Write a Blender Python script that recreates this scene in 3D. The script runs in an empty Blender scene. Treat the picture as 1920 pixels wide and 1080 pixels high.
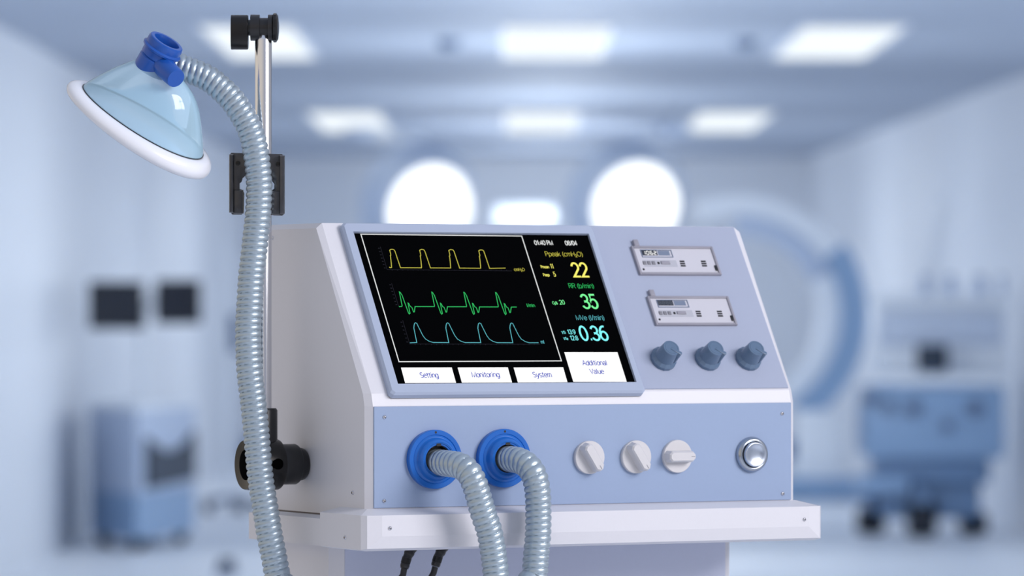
import bpy, bmesh, math, random
from mathutils import Vector, Matrix
random.seed(4)
sc = bpy.context.scene
COL = sc.collection
PI = math.pi

# ------------------------------------------------------------------ camera
F = 9000.0; CX = 960.0; YH = 590.0; CAMZ = 1.5
cam_d = bpy.data.cameras.new('camera'); cam = bpy.data.objects.new('camera', cam_d); COL.objects.link(cam)
cam.location = (0, 0, CAMZ); cam.rotation_euler = (PI/2, 0, 0)
cam_d.sensor_width = 36; cam_d.lens = F/1920*36
cam_d.shift_y = (YH-540)/1920
cam_d.clip_start = .1; cam_d.clip_end = 200
cam_d.dof.use_dof = True; cam_d.dof.focus_distance = 4.46; cam_d.dof.aperture_fstop = 7.0
sc.camera = cam
vs = sc.view_settings
vs.view_transform = 'Standard'; vs.look = 'None'; vs.exposure = 0.0; vs.gamma = 1; vs.use_curve_mapping = False
sc.cycles.use_denoising = True
sc.cycles.max_bounces = 14; sc.cycles.diffuse_bounces = 8; sc.cycles.transparent_max_bounces = 16
sc.cycles.sample_clamp_indirect = 6

# ------------------------------------------------------------------ world: cool daylight to the right and above, warm dim room to the left
wd = bpy.data.worlds.new('world'); sc.world = wd; wd.use_nodes = True
nt = wd.node_tree; nt.nodes.clear()
tc = nt.nodes.new('ShaderNodeTexCoord'); sx = nt.nodes.new('ShaderNodeSeparateXYZ')
nt.links.new(tc.outputs['Generated'], sx.inputs[0])
def mrange(src, a, b, c, d):
    m = nt.nodes.new('ShaderNodeMapRange'); m.inputs[1].default_value = a; m.inputs[2].default_value = b
    m.inputs[3].default_value = c; m.inputs[4].default_value = d; m.interpolation_type = 'SMOOTHSTEP'
    nt.links.new(src, m.inputs[0]); return m.outputs[0]
def wmix(fac, a, b):
    m = nt.nodes.new('ShaderNodeMix'); m.data_type = 'RGBA'; nt.links.new(fac, m.inputs[0])
    for i, v in ((6, a), (7, b)):
        if isinstance(v, tuple): m.inputs[i].default_value = (*v, 1)
        else: nt.links.new(v, m.inputs[i])
    return m.outputs[2]
side = wmix(mrange(sx.outputs[0], -.5, .55, 0, 1), (1.18, 1.06, .92), (.50, .54, .68))
full = wmix(mrange(sx.outputs[2], -.25, .0, 0, 1), (.20, .17, .15), side)
full = wmix(mrange(sx.outputs[2], .15, .8, 0, 1), full, (.72, .83, 1.08))
bg = nt.nodes.new('ShaderNodeBackground'); bg.inputs[1].default_value = .62
wo = nt.nodes.new('ShaderNodeOutputWorld')
nt.links.new(full, bg.inputs[0]); nt.links.new(bg.outputs[0], wo.inputs[0])

def area(name, loc, target, sx_, sy_, power, col):
    l = bpy.data.lights.new(name, 'AREA'); l.shape = 'RECTANGLE'; l.size = sx_; l.size_y = sy_; l.energy = power; l.color = col
    o = bpy.data.objects.new(name, l); COL.objects.link(o); o.location = loc
    d = Vector(target)-Vector(loc); o.rotation_euler = d.to_track_quat('-Z', 'Y').to_euler(); return o
# daylight entering through the window in the right wall beside the ventilator
area('window_daylight', (4.05, 1.9, 3.45), (1.8, 2.75, 2.75), 2.9, 1.8, 235, (1.0, .96, .98))

# added fill: bare point lights without fixtures, unseen behind the ventilator, brightening the room
for y_, p_ in ((23, 165), (29, 100), (36, 85), (42, 95), (47.5, 65)):
    l = bpy.data.lights.new('room_fill', 'POINT'); l.energy = p_; l.shadow_soft_size = .25; l.color = (.83, .91, 1.0)
    o = bpy.data.objects.new('room_fill', l); COL.objects.link(o); o.location = (.30, y_, 1.55+y_*.011)

# ------------------------------------------------------------------ materials
def lin(c):
    return tuple(((v/255)/12.92 if v/255 <= .04045 else ((v/255+.055)/1.055)**2.4) for v in c)
def mat(name, col, rough=.5, metal=0, spec=.5, noise=.0, nscale=400, bump=0, bscale=900, coat=0, emit=None, estr=0, aniso=None):
    m = bpy.data.materials.new(name); m.use_nodes = True
    n = m.node_tree; b = n.nodes['Principled BSDF']
    b.inputs['Base Color'].default_value = (*col, 1); b.inputs['Roughness'].default_value = rough
    b.inputs['Metallic'].default_value = metal; b.inputs['Specular IOR Level'].default_value = spec
    b.inputs['Coat Weight'].default_value = coat; b.inputs['Coat Roughness'].default_value = .1
    if emit: b.inputs['Emission Color'].default_value = (*emit, 1); b.inputs['Emission Strength'].default_value = estr
    t = n.nodes.new('ShaderNodeTexCoord')
    if noise:
        x = n.nodes.new('ShaderNodeTexNoise'); x.inputs['Scale'].default_value = nscale; x.inputs['Detail'].default_value = 3
        r = n.nodes.new('ShaderNodeMix'); r.data_type = 'RGBA'
        r.inputs[6].default_value = (*[v*(1-noise) for v in col], 1); r.inputs[7].default_value = (*[min(1, v*(1+noise)) for v in col], 1)
        n.links.new(t.outputs['Object'], x.inputs['Vector']); n.links.new(x.outputs[0], r.inputs[0]); n.links.new(r.outputs[2], b.inputs['Base Color'])
    if bump:
        y = n.nodes.new('ShaderNodeTexNoise'); y.inputs['Scale'].default_value = bscale
        u = n.nodes.new('ShaderNodeBump'); u.inputs['Strength'].default_value = bump; u.inputs['Distance'].default_value = .001
        n.links.new(t.outputs['Object'], y.inputs['Vector']); n.links.new(y.outputs[0], u.inputs['Height']); n.links.new(u.outputs[0], b.inputs['Normal'])
    return m
def emis(name, col, s):
    m = bpy.data.materials.new(name); m.use_nodes = True; n = m.node_tree; n.nodes.clear()
    e = n.nodes.new('ShaderNodeEmission'); o = n.nodes.new('ShaderNodeOutputMaterial')
    e.inputs[0].default_value = (*col, 1); e.inputs[1].default_value = s; n.links.new(e.outputs[0], o.inputs[0]); return m

M_WHITE = mat('white_plastic', (.68, .68, .725), .45, noise=.015, bump=.02)
M_BLUEP = mat('pale_blue_panel', (.275, .36, .53), .5, noise=.02, bump=.03)
M_GREYP = mat('blue_grey_panel', (.36, .405, .53), .5, noise=.02, bump=.03)
M_BEZEL = mat('bezel_plastic', (.38, .44, .57), .4, noise=.01)
M_KNOBW = mat('ivory_plastic', (.62, .61, .625), .4, noise=.01)
M_KNOBB = mat('slate_blue_plastic', (.105, .165, .26), .22, noise=.02)
M_PORT = mat('bright_blue_plastic', (.012, .13, .50), .24, spec=.45, coat=.0, noise=.01)
M_ELBOW = mat('royal_blue_plastic', (.012, .09, .42), .28, spec=.4, coat=.15, noise=.01)
M_CHROME = mat('polished_steel', (.80, .80, .82), .16, 1)
M_SCREW = mat('screw_steel', (.62, .62, .66), .25, 1)
M_HOSE = mat('ribbed_silver_hose', (.42, .50, .56), .38, .7, noise=.05, nscale=60)
M_DARKIN = mat('dark_hose_cuff', (.03, .025, .02), .4)
M_BLACK = mat('black_plastic', (.012, .012, .014), .32, noise=.05)
M_BLACKG = mat('glossy_black_plastic', (.007, .0065, .0065), .26, spec=.4)
M_CLIP = mat('smoky_grey_plastic', (.035, .036, .042), .25, coat=.4, noise=.3, nscale=120)
M_GFRAME = mat('meter_frame_grey', (.29, .285, .335), .4)
M_GFACE = mat('meter_face_silver', (.56, .56, .62), .4)
M_GPAD = mat('meter_pad_grey', (.44, .45, .51), .45)
M_GBTN = mat('meter_button_grey', (.20, .20, .23), .45)
M_LCDB = mat('lcd_dark', (.02, .025, .04), .35)
M_LCDG = mat('lcd_grey', (.17, .21, .30), .4)
M_SEGOFF = mat('lcd_segment_off', (.075, .085, .11), .4)
M_SCREEN = mat('screen_black', (.0016, .0018, .0022), .6, spec=0)
M_SCREEN.node_tree.nodes['Principled BSDF'].inputs['IOR'].default_value = 1.0
E_WHITE = emis('screen_white', (1, 1, 1), 1.05)
E_LINE = emis('screen_line', (.82, .84, .84), .95)
E_INK = mat('screen_ink', lin((20, 36, 130)), .5, emit=lin((24, 40, 135)), estr=.9)
E_YEL = emis('screen_yellow', lin((255, 248, 118)), 1); E_YELD = emis('screen_yellow_dim', lin((196, 188, 78)), 1)
E_GRN = emis('screen_green', lin((128, 255, 160)), 1); E_GRND = emis('screen_green_dim', lin((52, 190, 100)), 1)
E_CYA = emis('screen_cyan', lin((135, 252, 255)), 1); E_CYAD = emis('screen_cyan_dim', lin((92, 180, 190)), 1)
E_AXIS = emis('screen_axis', lin((42, 42, 52)), 1)
# mask shell: clear blue-tinted plastic
def clear_blue(name, tint, body, clear):
    m = bpy.data.materials.new(name); m.use_nodes = True; n = m.node_tree; n.nodes.clear()
    N = n.nodes.new; o = N('ShaderNodeOutputMaterial'); tr = N('ShaderNodeBsdfTransparent'); tr.inputs[0].default_value = (*tint, 1)
    df = N('ShaderNodeBsdfDiffuse'); df.inputs[0].default_value = (*body, 1); tl = N('ShaderNodeBsdfTranslucent'); tl.inputs[0].default_value = (*body, 1)
    a = N('ShaderNodeMixShader'); a.inputs[0].default_value = .15; n.links.new(df.outputs[0], a.inputs[1]); n.links.new(tl.outputs[0], a.inputs[2])
    lw = N('ShaderNodeLayerWeight'); lw.inputs[0].default_value = .35
    mr = N('ShaderNodeMapRange'); mr.inputs[3].default_value = 1-clear; mr.inputs[4].default_value = min(1, 1.25-clear); n.links.new(lw.outputs['Facing'], mr.inputs[0])
    b = N('ShaderNodeMixShader'); n.links.new(mr.outputs[0], b.inputs[0]); n.links.new(tr.outputs[0], b.inputs[1]); n.links.new(a.outputs[0], b.inputs[2])
    gl = N('ShaderNodeBsdfGlossy'); gl.inputs['Roughness'].default_value = .06; fr = N('ShaderNodeFresnel'); fr.inputs[0].default_value = 1.5
    c = N('ShaderNodeMixShader'); n.links.new(fr.outputs[0], c.inputs[0]); n.links.new(b.outputs[0], c.inputs[1]); n.links.new(gl.outputs[0], c.inputs[2])
    n.links.new(c.outputs[0], o.inputs[0]); return m
M_DOME = clear_blue('clear_blue_mask_shell', (.82, .93, 1.0), (.54, .82, 1.0), .42)
M_CUSH = mat('white_silicone', (.84, .86, .92), .3, coat=.2)

# ------------------------------------------------------------------ mesh builder
class MB:
    def __init__(s): s.bm = bmesh.new()
    def add(s, vs_, fs, T=None):
        vv = [s.bm.verts.new((T @ Vector(v)) if T else v) for v in vs_]
        for f in fs:
            try: s.bm.faces.new([vv[i] for i in f])
            except ValueError: pass
        return s
    def box(s, c, d, T=None, bev=0, seg=2):
        b = bmesh.new(); bmesh.ops.create_cube(b, size=1)
        for v in b.verts: v.co = Vector((v.co.x*d[0]+c[0], v.co.y*d[1]+c[1], v.co.z*d[2]+c[2]))
        if bev: bmesh.ops.bevel(b, geom=b.edges[:], offset=bev, segments=seg, affect='EDGES', profile=.5)
        return s.merge(b, T)
    def merge(s, b, T=None):
        b.verts.index_update()
        s.add([v.co.copy() for v in b.verts], [[v.index for v in f.verts] for f in b.faces], T); b.free(); return s
    def lathe(s, prof, T=None, seg=48, fn=None):
        vs_, fs = [], []; n = len(prof)
        for i in range(seg):
            a = 2*PI*i/seg
            for r, z in prof:
                p = Vector((r*math.cos(a), r*math.sin(a), z)); vs_.append(fn(p) if fn else p)
        for i in range(seg):
            j = (i+1) % seg
            for k in range(n-1): fs.append((i*n+k, j*n+k, j*n+k+1, i*n+k+1))
        b = bmesh.new(); vv = [b.verts.new(v) for v in vs_]
        for f in fs: b.faces.new([vv[i] for i in f])
        bmesh.ops.remove_doubles(b, verts=b.verts[:], dist=1e-7)
        return s.merge(b, T)
    def prism(s, pts, z0, z1, T=None, bev=0):
        b = bmesh.new(); n = len(pts)
        lo = [b.verts.new((p[0], p[1], z0)) for p in pts]; hi = [b.verts.new((p[0], p[1], z1)) for p in pts]
        b.faces.new(lo[::-1]); top = b.faces.new(hi)
        for i in range(n): b.faces.new((lo[i], lo[(i+1) % n], hi[(i+1) % n], hi[i]))
        bmesh.ops.recalc_face_normals(b, faces=b.faces[:])
        if bev: bmesh.ops.bevel(b, geom=[e for e in top.edges], offset=bev, segments=2, affect='EDGES', profile=.5)
        return s.merge(b, T)
    def quad(s, pts, T=None): return s.add(pts, [tuple(range(len(pts)))], T)
    def ribbon(s, pts, w, z=0, T=None, closed=False):
        n = len(pts); L, R = [], []
        P = [Vector((p[0], p[1])) for p in pts]
        for i in range(n):
            if closed: a, c = P[i-1], P[(i+1) % n]
            else: a, c = P[max(0, i-1)], P[min(n-1, i+1)]
            d1 = (P[i]-a); d2 = (c-P[i])
            d1 = d1.normalized() if d1.length > 1e-9 else d2.normalized(); d2 = d2.normalized() if d2.length > 1e-9 else d1
            t = (d1+d2); t = t.normalized() if t.length > 1e-6 else d1
            nn = Vector((-t.y, t.x)); k = 1/max(.45, abs(nn.dot(Vector((-d1.y, d1.x)))))
            L.append((*(P[i]+nn*w*.5*k), z)); R.append((*(P[i]-nn*w*.5*k), z))
        m = n if closed else n-1
        return s.add(L+R, [(i, (i+1) % n, n+(i+1) % n, n+i) for i in range(m)], T)
    def tube(s, path, r, seg=16, cap=True, rf=None):
        fr = frames(path); vs_, fs = [], []
        for i, (p, t, a, b) in enumerate(fr):
            for k in range(seg):
                th = 2*PI*k/seg; rr = rf(i, th) if rf else (r[i] if isinstance(r, (list, tuple)) else r)
                vs_.append(p+(a*math.cos(th)+b*math.sin(th))*rr)
        for i in range(len(fr)-1):
            for k in range(seg):
                fs.append((i*seg+k, i*seg+(k+1) % seg, (i+1)*seg+(k+1) % seg, (i+1)*seg+k))
        if cap: fs += [tuple(range(seg))[::-1], tuple((len(fr)-1)*seg+k for k in range(seg))]
        return s.add(vs_, fs)
    def build(s, name, m, parent=None, off=None, sharp=32, kind=None, label=None):
        bmesh.ops.recalc_face_normals(s.bm, faces=s.bm.faces[:])
        if off: bmesh.ops.translate(s.bm, vec=off, verts=s.bm.verts[:])
        me = bpy.data.meshes.new(name); s.bm.to_mesh(me); s.bm.free()
        me.polygons.foreach_set('use_smooth', [True]*len(me.polygons)); me.set_sharp_from_angle(angle=math.radians(sharp))
        for x in (m if isinstance(m, (list, tuple)) else [m]): me.materials.append(x)
        o = bpy.data.objects.new(name, me); COL.objects.link(o)
        if parent: o.parent = parent
        if kind: o['kind'] = kind
        if label: o['label'] = label
        return o
def resample(pts, step):
    P = [Vector(p) for p in pts]; out = []
    P = [P[0]*2-P[1]]+P+[P[-1]*2-P[-2]]
    fine = []
    for i in range(1, len(P)-2):
        p0, p1, p2, p3 = P[i-1:i+3]
        for k in range(40):
            t = k/40
            fine.append(.5*((2*p1)+(p2-p0)*t+(2*p0-5*p1+4*p2-p3)*t*t+(3*p1-p0-3*p2+p3)*t**3))
    fine.append(P[-2]); out = [fine[0]]; acc = 0
    for a, b in zip(fine, fine[1:]):
        d = (b-a).length
        while acc+d >= step:
            a = a+(b-a)*((step-acc)/d); out.append(a.copy()); d = (b-a).length; acc = 0
        acc += d
    return out
def frames(path):
    P = [Vector(p) for p in path]; n = len(P); out = []
    t0 = (P[1]-P[0]).normalized(); a = t0.orthogonal().normalized()
    for i in range(n):
        t = (P[min(n-1, i+1)]-P[max(0, i-1)]).normalized()
        a = (a-t*a.dot(t)).normalized(); out.append((P[i], t, a, t.cross(a)))
    return out
def TR(o, x, y, z):
    return Matrix(((x[0], y[0], z[0], o[0]), (x[1], y[1], z[1], o[1]), (x[2], y[2], z[2], o[2]), (0, 0, 0, 1)))
def axis_frame(o, z):
    z = Vector(z).normalized(); x = z.orthogonal().normalized(); return TR(o, x, z.cross(x), z)
def empty(name, loc, label, cat, group=None, rz=0):
    o = bpy.data.objects.new(name, None); COL.objects.link(o); o.location = loc; o.rotation_euler = (0, 0, rz)
    o.empty_display_size = .05; tag(o, label, cat, group); return o
def tag(o, label, cat, group=None):
    o['label'] = label; o['category'] = cat
    if group: o['group'] = group
    return o

# a point of the photograph at a distance in front of the camera
def P(px, py, Y): return Vector(((px-CX)/F*Y, Y, CAMZ+(YH-py)/F*Y))
def floorY(py): return CAMZ*F/(py-YH)

# ================================================================== THE ROOM
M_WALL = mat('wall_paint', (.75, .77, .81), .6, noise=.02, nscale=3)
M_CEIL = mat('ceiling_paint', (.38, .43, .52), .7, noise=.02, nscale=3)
M_FLOOR = mat('floor_vinyl', (.84, .86, .89), .35, noise=.03, nscale=2)
M_BASE = mat('cove_base_blue', lin((72, 112, 165)), .5)
YB = 50.0; CEILZ = CAMZ+295/F*YB
def struct(mb, name, m): return mb.build(name, m, kind='structure')
WL = lambda y: -2.805-(YB-y)*.0047
WR = lambda y: 3.067+(YB-y)*.0249
def slab(a, b, t, z0, z1):      # vertical wall slab from plan point a to b, thickened by t
    return [(a[0], a[1]), (b[0], b[1]), (b[0]+t[0], b[1]+t[1]), (a[0]+t[0], a[1]+t[1])]
Y0 = 9.0
struct(MB().prism([(-4.2, -4), (4.4, -4), (4.4, Y0), (WR(YB)+.6, YB+.3), (-3.3, YB+.3)], -.1, 0), 'floor', M_FLOOR)
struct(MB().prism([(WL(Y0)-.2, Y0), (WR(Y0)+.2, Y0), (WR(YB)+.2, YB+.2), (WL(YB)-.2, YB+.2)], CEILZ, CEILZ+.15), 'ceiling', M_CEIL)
struct(MB().prism(slab((WL(Y0), Y0), (WL(YB), YB), (-.15, 0), 0, 3), 0, CEILZ), 'wall_left', M_WALL)
wr = MB().prism(slab((WR(Y0), Y0), (WR(YB), YB), (.15, 0), 0, 3), 0, CEILZ)
# near stretch of the right wall with the window opening
xw = WR(Y0)
for (ya, yb, za, zb_) in ((-.2, .4, 0, 4.6), (3.4, Y0, 0, 4.6), (.4, 3.4, 0, 2.45), (.4, 3.4, 4.25, 4.6)):
    wr.box((xw+.075, (ya+yb)/2, (za+zb_)/2), (.15, yb-ya, zb_-za))
struct(wr, 'wall_right', M_WALL)
struct(MB().box(((WL(YB)+WR(YB))/2, YB+.1, CEILZ/2), (WR(YB)-WL(YB)+.2, .2, CEILZ)), 'wall_back', M_WALL)
struct(MB().box(((WL(YB)+WR(YB))/2, YB-.012, .1), (WR(YB)-WL(YB)-.01, .024, .2), bev=.004), 'baseboard_back', M_BASE)
w = MB()
for yy in (.42, 1.4, 2.4, 3.38): w.box((xw+.06, yy, 3.35), (.06, .11, 1.8))
for zz in (2.48, 3.35, 4.22): w.box((xw+.06, 1.9, zz), (.06, 2.98, .10))
struct(w, 'window_1', mat('window_frame_paint', (.7, .72, .76), .5))

# ================================================================== CEILING LIGHTS
E_PANEL = emis('light_panel_glow', (.90, .96, 1.0), 1.1)
M_TRIMW = mat('lamp_trim_white', (.75, .78, .84), .5)
hc = CEILZ-CAMZ
rows = [((45, 105), ((-1.76, -1.25), (-.04, .55), (1.66, 2.22)), 'near'), ((208, 243), ((-1.65, -1.08), (-.04, .53), (1.52, 2.11)), 'far')]
names = {('near', 0): 'large glowing ceiling panel behind the head of the chrome pole', ('near', 1): 'large glowing ceiling panel above the ventilator in the nearer row',
         ('near', 2): 'large glowing ceiling panel near the right wall in the nearer row', ('far', 0): 'small distant ceiling panel just right of the chrome pole',
         ('far', 1): 'small distant ceiling panel in the middle of the farther row', ('far', 2): 'small distant ceiling panel toward the right wall in the farther row'}
for (pa, pb), xs, nm in rows:
    y0, y1 = hc*F/(YH-pa), hc*F/(YH-pb)
    for i, (xa, xb) in enumerate(xs):
        cx, cy = (xa+xb)/2, (y0+y1)/2; lx, ly = xb-xa, y1-y0
        t = empty('ceiling_light', (cx, cy, CEILZ), names[(nm, i)], 'light', 'ceiling light panels')
        fr = MB()
        for sgn in (-1, 1):
            fr.box((sgn*(lx/2+.012), 0, -.01), (.024, ly+.05, .02)); fr.box((0, sgn*(ly/2+.012), -.01), (lx, .024, .02))
        fr.build('frame', M_TRIMW, t)
        MB().box((0, 0, -.006), (lx, ly, .012)).build('diffuser', E_PANEL, t)

# ================================================================== VENTILATOR  (own frame: x along the front, y to the back, z up from the tray)
TH = .4785; OX, OY, OZ = -.1289, 4.4492, -.18
H1, H2, D1, H3, D2, ZT, ZBT, DS, TA, TB, CH, BV = .0951, .1068, .0035, .2669, .1114, -.0051, -.0358, .236, .0178, .0276, .0059, .005
W = .45
ZB = CAMZ+OZ
c_, s_ = math.cos(TH), math.sin(TH)
def ray_local(px, py):
    d = Vector(((px-CX)/F, 1, (YH-py)/F)); o = Vector((-OX, -OY, -OZ))
    r = lambda v: Vector((v.x*c_+v.y*s_, -v.x*s_+v.y*c_, v.z)); return r(o), r(d)
def hit(px, py, p0, n):
    o, d = ray_local(px, py); n = Vector(n); t = (Vector(p0)-o).dot(n)/d.dot(n); return o+d*t
def l2w(p): return Vector((p[0]*c_-p[1]*s_+OX, p[0]*s_+p[1]*c_+OY, p[2]+ZB))
SV = Vector((0, D2-D1, H3-H2)).normalized(); SN = Vector((0, -SV.z, SV.y)); S0 = Vector((0, D1, H2))
SF = TR(S0, (1, 0, 0), SV, SN)
def S(px, py, off=0):
    p = hit(px, py, S0+SN*off, SN)-S0; return (p.x, p.dot(SV))
FF = TR((0, 0, 0), (1, 0, 0), (0, 0, 1), (0, -1, 0))
def FP(px, py, off=0):
    p = hit(px, py, (0, -off, 0), (0, 1, 0)); return (p.x, p.z)
def SIDE(px, py, x=-CH): return hit(px, py, (x, 0, 0), (1, 0, 0))
VEN = empty('ventilator', (OX, OY, 0), 'white hospital ventilator with sloped black touchscreen, blue front panel and dials', 'ventilator', rz=TH)
UP = (0, 0, ZB)
def part(mb, name, m, parent=VEN, sharp=32, label=None): return mb.build(name, m, parent, UP, sharp, label=label)

# housing shell
b = MB()
vs_ = []
def side_v(sg):
    X = lambda d: (-d if sg < 0 else W+d)
    return [(X(0), 0, 0), (X(0), 0, H1), (X(0), D1, H2), (X(0), D2, H3), (X(0), DS, H3),
            (X(CH), CH, 0), (X(CH), CH, H1), (X(CH), D1+CH, H2), (X(CH), D2 if sg < 0 else D2-.002, H3-BV), (X(CH), DS, H3-BV), (X(CH), DS, 0)]
Lv, Rv = side_v(-1), side_v(1)
fs = [(0, 1, 6, 5), (1, 2, 7, 6), (2, 8, 7), (2, 3, 8), (3, 4, 9, 8), (5, 6, 7, 8, 9, 10)]
allf = [f for f in fs]+[tuple(11+i for i in f[::-1]) for f in fs]
for i in range(4): allf.append((i, i+1, 11+i+1, 11+i))
allf += [(4, 9, 10, 21, 20, 15), (0, 5, 10, 21, 16, 11)]
b.add(Lv+Rv, allf)
ys = SIDE(600, 963, -TA-.004)[1]; yb = SIDE(466.6, 1019, -TA-.004)[1]
b.box((W/2, (ys-.010+DS)/2, -.0038), (W+2*CH, DS-ys+.010, .0076))     # the rear of the housing reaches down to the lower half of the tray
part(b, 'housing', M_WHITE, sharp=8)
# front panel
z1, z0 = H1-.0004, .0006
part(MB().box((W/2, -.0006, (z0+z1)/2), (W-.001, .0016, z1-z0), bev=.0003, seg=1), 'front_panel', M_BLUEP, label='pale blue front panel')
# slope panel under meters and dials
sl = SV.dot(Vector((0, D2-D1, H3-H2)))
u0 = S(1000, 560)[0]
part(MB().prism([(u0, .002), (W-.0008, .002), (W-.0008, sl-.0012), (u0, sl-.0012)], .0002, .0014, SF), 'control_panel', M_GREYP, label='blue grey sloped control panel')

# tray
ys = SIDE(600, 963, -TA-.004)[1]; yb = SIDE(466.6, 1019, -TA-.004)[1]
A2 = TA+.004
b = MB()
wv, dv, wb = .0139, .003, .0113
fy = -TB
V = [  # front face, centre proud of the bevelled border
    (-TA+wv, fy, ZT), (W+TA-wv, fy, ZT), (W+TA-wv, fy, ZBT+wb), (-TA+wv, fy, ZBT+wb),      # 0-3
    (-TA, fy+dv, ZT), (W+TA, fy+dv, ZT), (W+TA, fy+dv, ZBT), (-TA, fy+dv, ZBT),             # 4-7
    (-A2, fy+dv+.005, ZT), (W+A2, fy+dv+.005, ZT), (W+A2, fy+dv+.005, ZBT-.001), (-A2, fy+dv+.005, ZBT-.001),  # 8-11
    (-A2, ys, ZT), (W+A2, ys, ZT), (-A2, ys, ZBT-.001), (W+A2, ys, ZBT-.001),               # 12-15
    (-CH, 0, 0), (W+CH, 0, 0), (-CH, ys-.012, 0), (W+CH, ys-.012, 0),                       # 16-19
    (-TA+.002, fy+.010, ZBT-.0025), (W+TA-.002, fy+.010, ZBT-.0025), (-TA+.002, ys, ZBT-.0025), (W+TA-.002, ys, ZBT-.0025)]  # 20-23
b.add(V, [(0, 1, 2, 3), (0, 3, 7, 4), (1, 5, 6, 2), (3, 2, 6, 7), (4, 7, 11, 8), (5, 9, 10, 6), (8, 11, 14, 12), (9, 13, 15, 10),
          (16, 17, 1, 0), (16, 0, 4), (16, 4, 8), (17, 5, 1), (17, 9, 5), (16, 8, 12, 18), (17, 19, 13, 9), (18, 12, 13, 19), (16, 18, 19, 17),
          (7, 6, 21, 20), (11, 7, 20), (6, 10, 21), (11, 20, 22, 14), (10, 15, 23, 21), (20, 21, 23, 22), (12, 14, 22, 23, 15, 13)])
# lower rear half of the tray
zt2 = -.0112
b.add([(-A2, ys, zt2), (-A2, yb, zt2), (-A2, yb, ZBT-.001), (-A2, ys, ZBT-.001), (-CH-.002, ys, zt2+.0021), (-CH-.002, yb-.012, zt2+.0021),
       (W+A2, ys, zt2), (W+A2, yb, zt2), (W+A2, yb, ZBT-.001), (W+A2, ys, ZBT-.001), (W+CH+.002, ys, zt2+.0021), (W+CH+.002, yb-.012, zt2+.0021)],
      [(0, 1, 2, 3), (4, 5, 1, 0), (6, 9, 8, 7), (6, 7, 11, 10), (4, 10, 11, 5), (5, 11, 7, 1), (1, 7, 8, 2), (3, 2, 8, 9), (0, 3, 9, 6), (4, 0, 6, 10)])
part(b, 'tray', M_WHITE, sharp=8)
# dark seam between housing and rear of tray
part(MB().box((W/2, (ys+DS)/2-.003, -.0085), (W+2*CH-.0006, DS-ys+.006, .0022)), 'seam_strip', mat('seam_brown', (.12, .10, .095), .6))

# pedestal cabinet and its base
b = MB(); i0, yf, cc = .017, .098, .011
zl = -ZB+.16
pl = [(i0, yf), (W-i0, yf), (W-i0+cc, yf+cc), (W-i0+cc, yb-.02), (i0-cc, yb-.02), (i0-cc, yf+cc)]
b.prism(pl, zl, ZBT-.002)
PED = part(b, 'pedestal', M_WHITE, sharp=8)
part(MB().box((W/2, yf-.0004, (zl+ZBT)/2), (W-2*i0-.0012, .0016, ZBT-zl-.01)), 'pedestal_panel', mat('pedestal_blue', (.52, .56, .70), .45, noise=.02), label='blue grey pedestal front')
base = MB().prism([(-.06, -.12), (W+.06, -.12), (W+.06, yb+.12), (-.06, yb+.12)], -ZB+.10, zl)
part(base, 'wheel_base', M_WHITE)
for xx in (-.03, W+.03):
    for yy in (-.09, yb+.09):
        cw = part(MB().lathe([(0, -.012), (.042, -.012), (.05, -.006), (.05, .006), (.042, .012), (0, .012)], TR((xx, yy, -ZB+.05), (0, 1, 0), (0, 0, 1), (1, 0, 0)), 32), 'caster', M_BLACK)
        part(MB().box((xx, yy, -ZB+.093), (.034, .05, .02), bev=.004), 'fork', M_CHROME, cw)

# --- touchscreen bezel
BO = .0075
cor = [S(*p, BO) for p in ((644, 417.5), (1110, 423), (1209, 733), (735, 735.5))]
opn = [S(*p, BO) for p in ((661.5, 433.5), (1104, 438.5), (1194, 716.8), (747, 719))]
uL = (cor[0][0]+cor[3][0])/2; uR = (cor[1][0]+cor[2][0])/2; vT = (cor[0][1]+cor[1][1])/2; vB = (cor[2][1]+cor[3][1])/2
oL = (opn[0][0]+opn[3][0])/2; oR = (opn[1][0]+opn[2][0])/2; oT = (opn[0][1]+opn[1][1])/2; oB = (opn[2][1]+opn[3][1])/2
k = .003
def ring(l, r, bt, t, k, z): return [(l+k, bt, z), (r-k, bt, z), (r, bt+k, z), (r, t-k, z), (r-k, t, z), (l+k, t, z), (l, t-k, z), (l, bt+k, z)]
def sq(z): return [(oL, oB, z), (oR, oB, z), (oR, oB, z), (oR, oT, z), (oR, oT, z), (oL, oT, z), (oL, oT, z), (oL, oB, z)]
g = .0014
R0 = ring(uL-g, uR+g, vB-g, vT+g, k, 0); R1 = ring(uL-g, uR+g, vB-g, vT+g, k, BO-.0022); R2 = ring(uL+.0004, uR-.0004, vB+.0004, vT-.0004, k, BO)
R3 = sq(BO); R4 = sq(BO-.0035)
b = MB(); fc = []
for a in range(4):
    for i in range(8): fc.append((a*8+i, a*8+(i+1) % 8, (a+1)*8+(i+1) % 8, (a+1)*8+i))
bb = bmesh.new(); vv = [bb.verts.new(v) for v in R0+R1+R2+R3+R4]
for f in fc: bb.faces.new([vv[i] for i in f])
bmesh.ops.remove_doubles(bb, verts=bb.verts[:], dist=1e-6)
b.merge(bb, SF)
part(b, 'screen_bezel', M_BEZEL, sharp=20)
DO = BO-.003
DISP = part(MB().quad([(oL-.001, oB-.001, DO), (oR+.001, oB-.001, DO), (oR+.001, oT+.001, DO), (oL-.001, oT+.001, DO)], SF), 'display', M_SCREEN, label='black display with waveforms and readouts')
PXM = OY/F      # metres per photo pixel at the screen
def D(pts): return [S(x, y, DO) for x, y in pts]
EPS = .00018
def line(name, pts, w, m, closed=False, z=EPS):
    return part(MB().ribbon(D(pts), w*PXM, DO+z, SF, closed), name, m, DISP)
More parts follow.
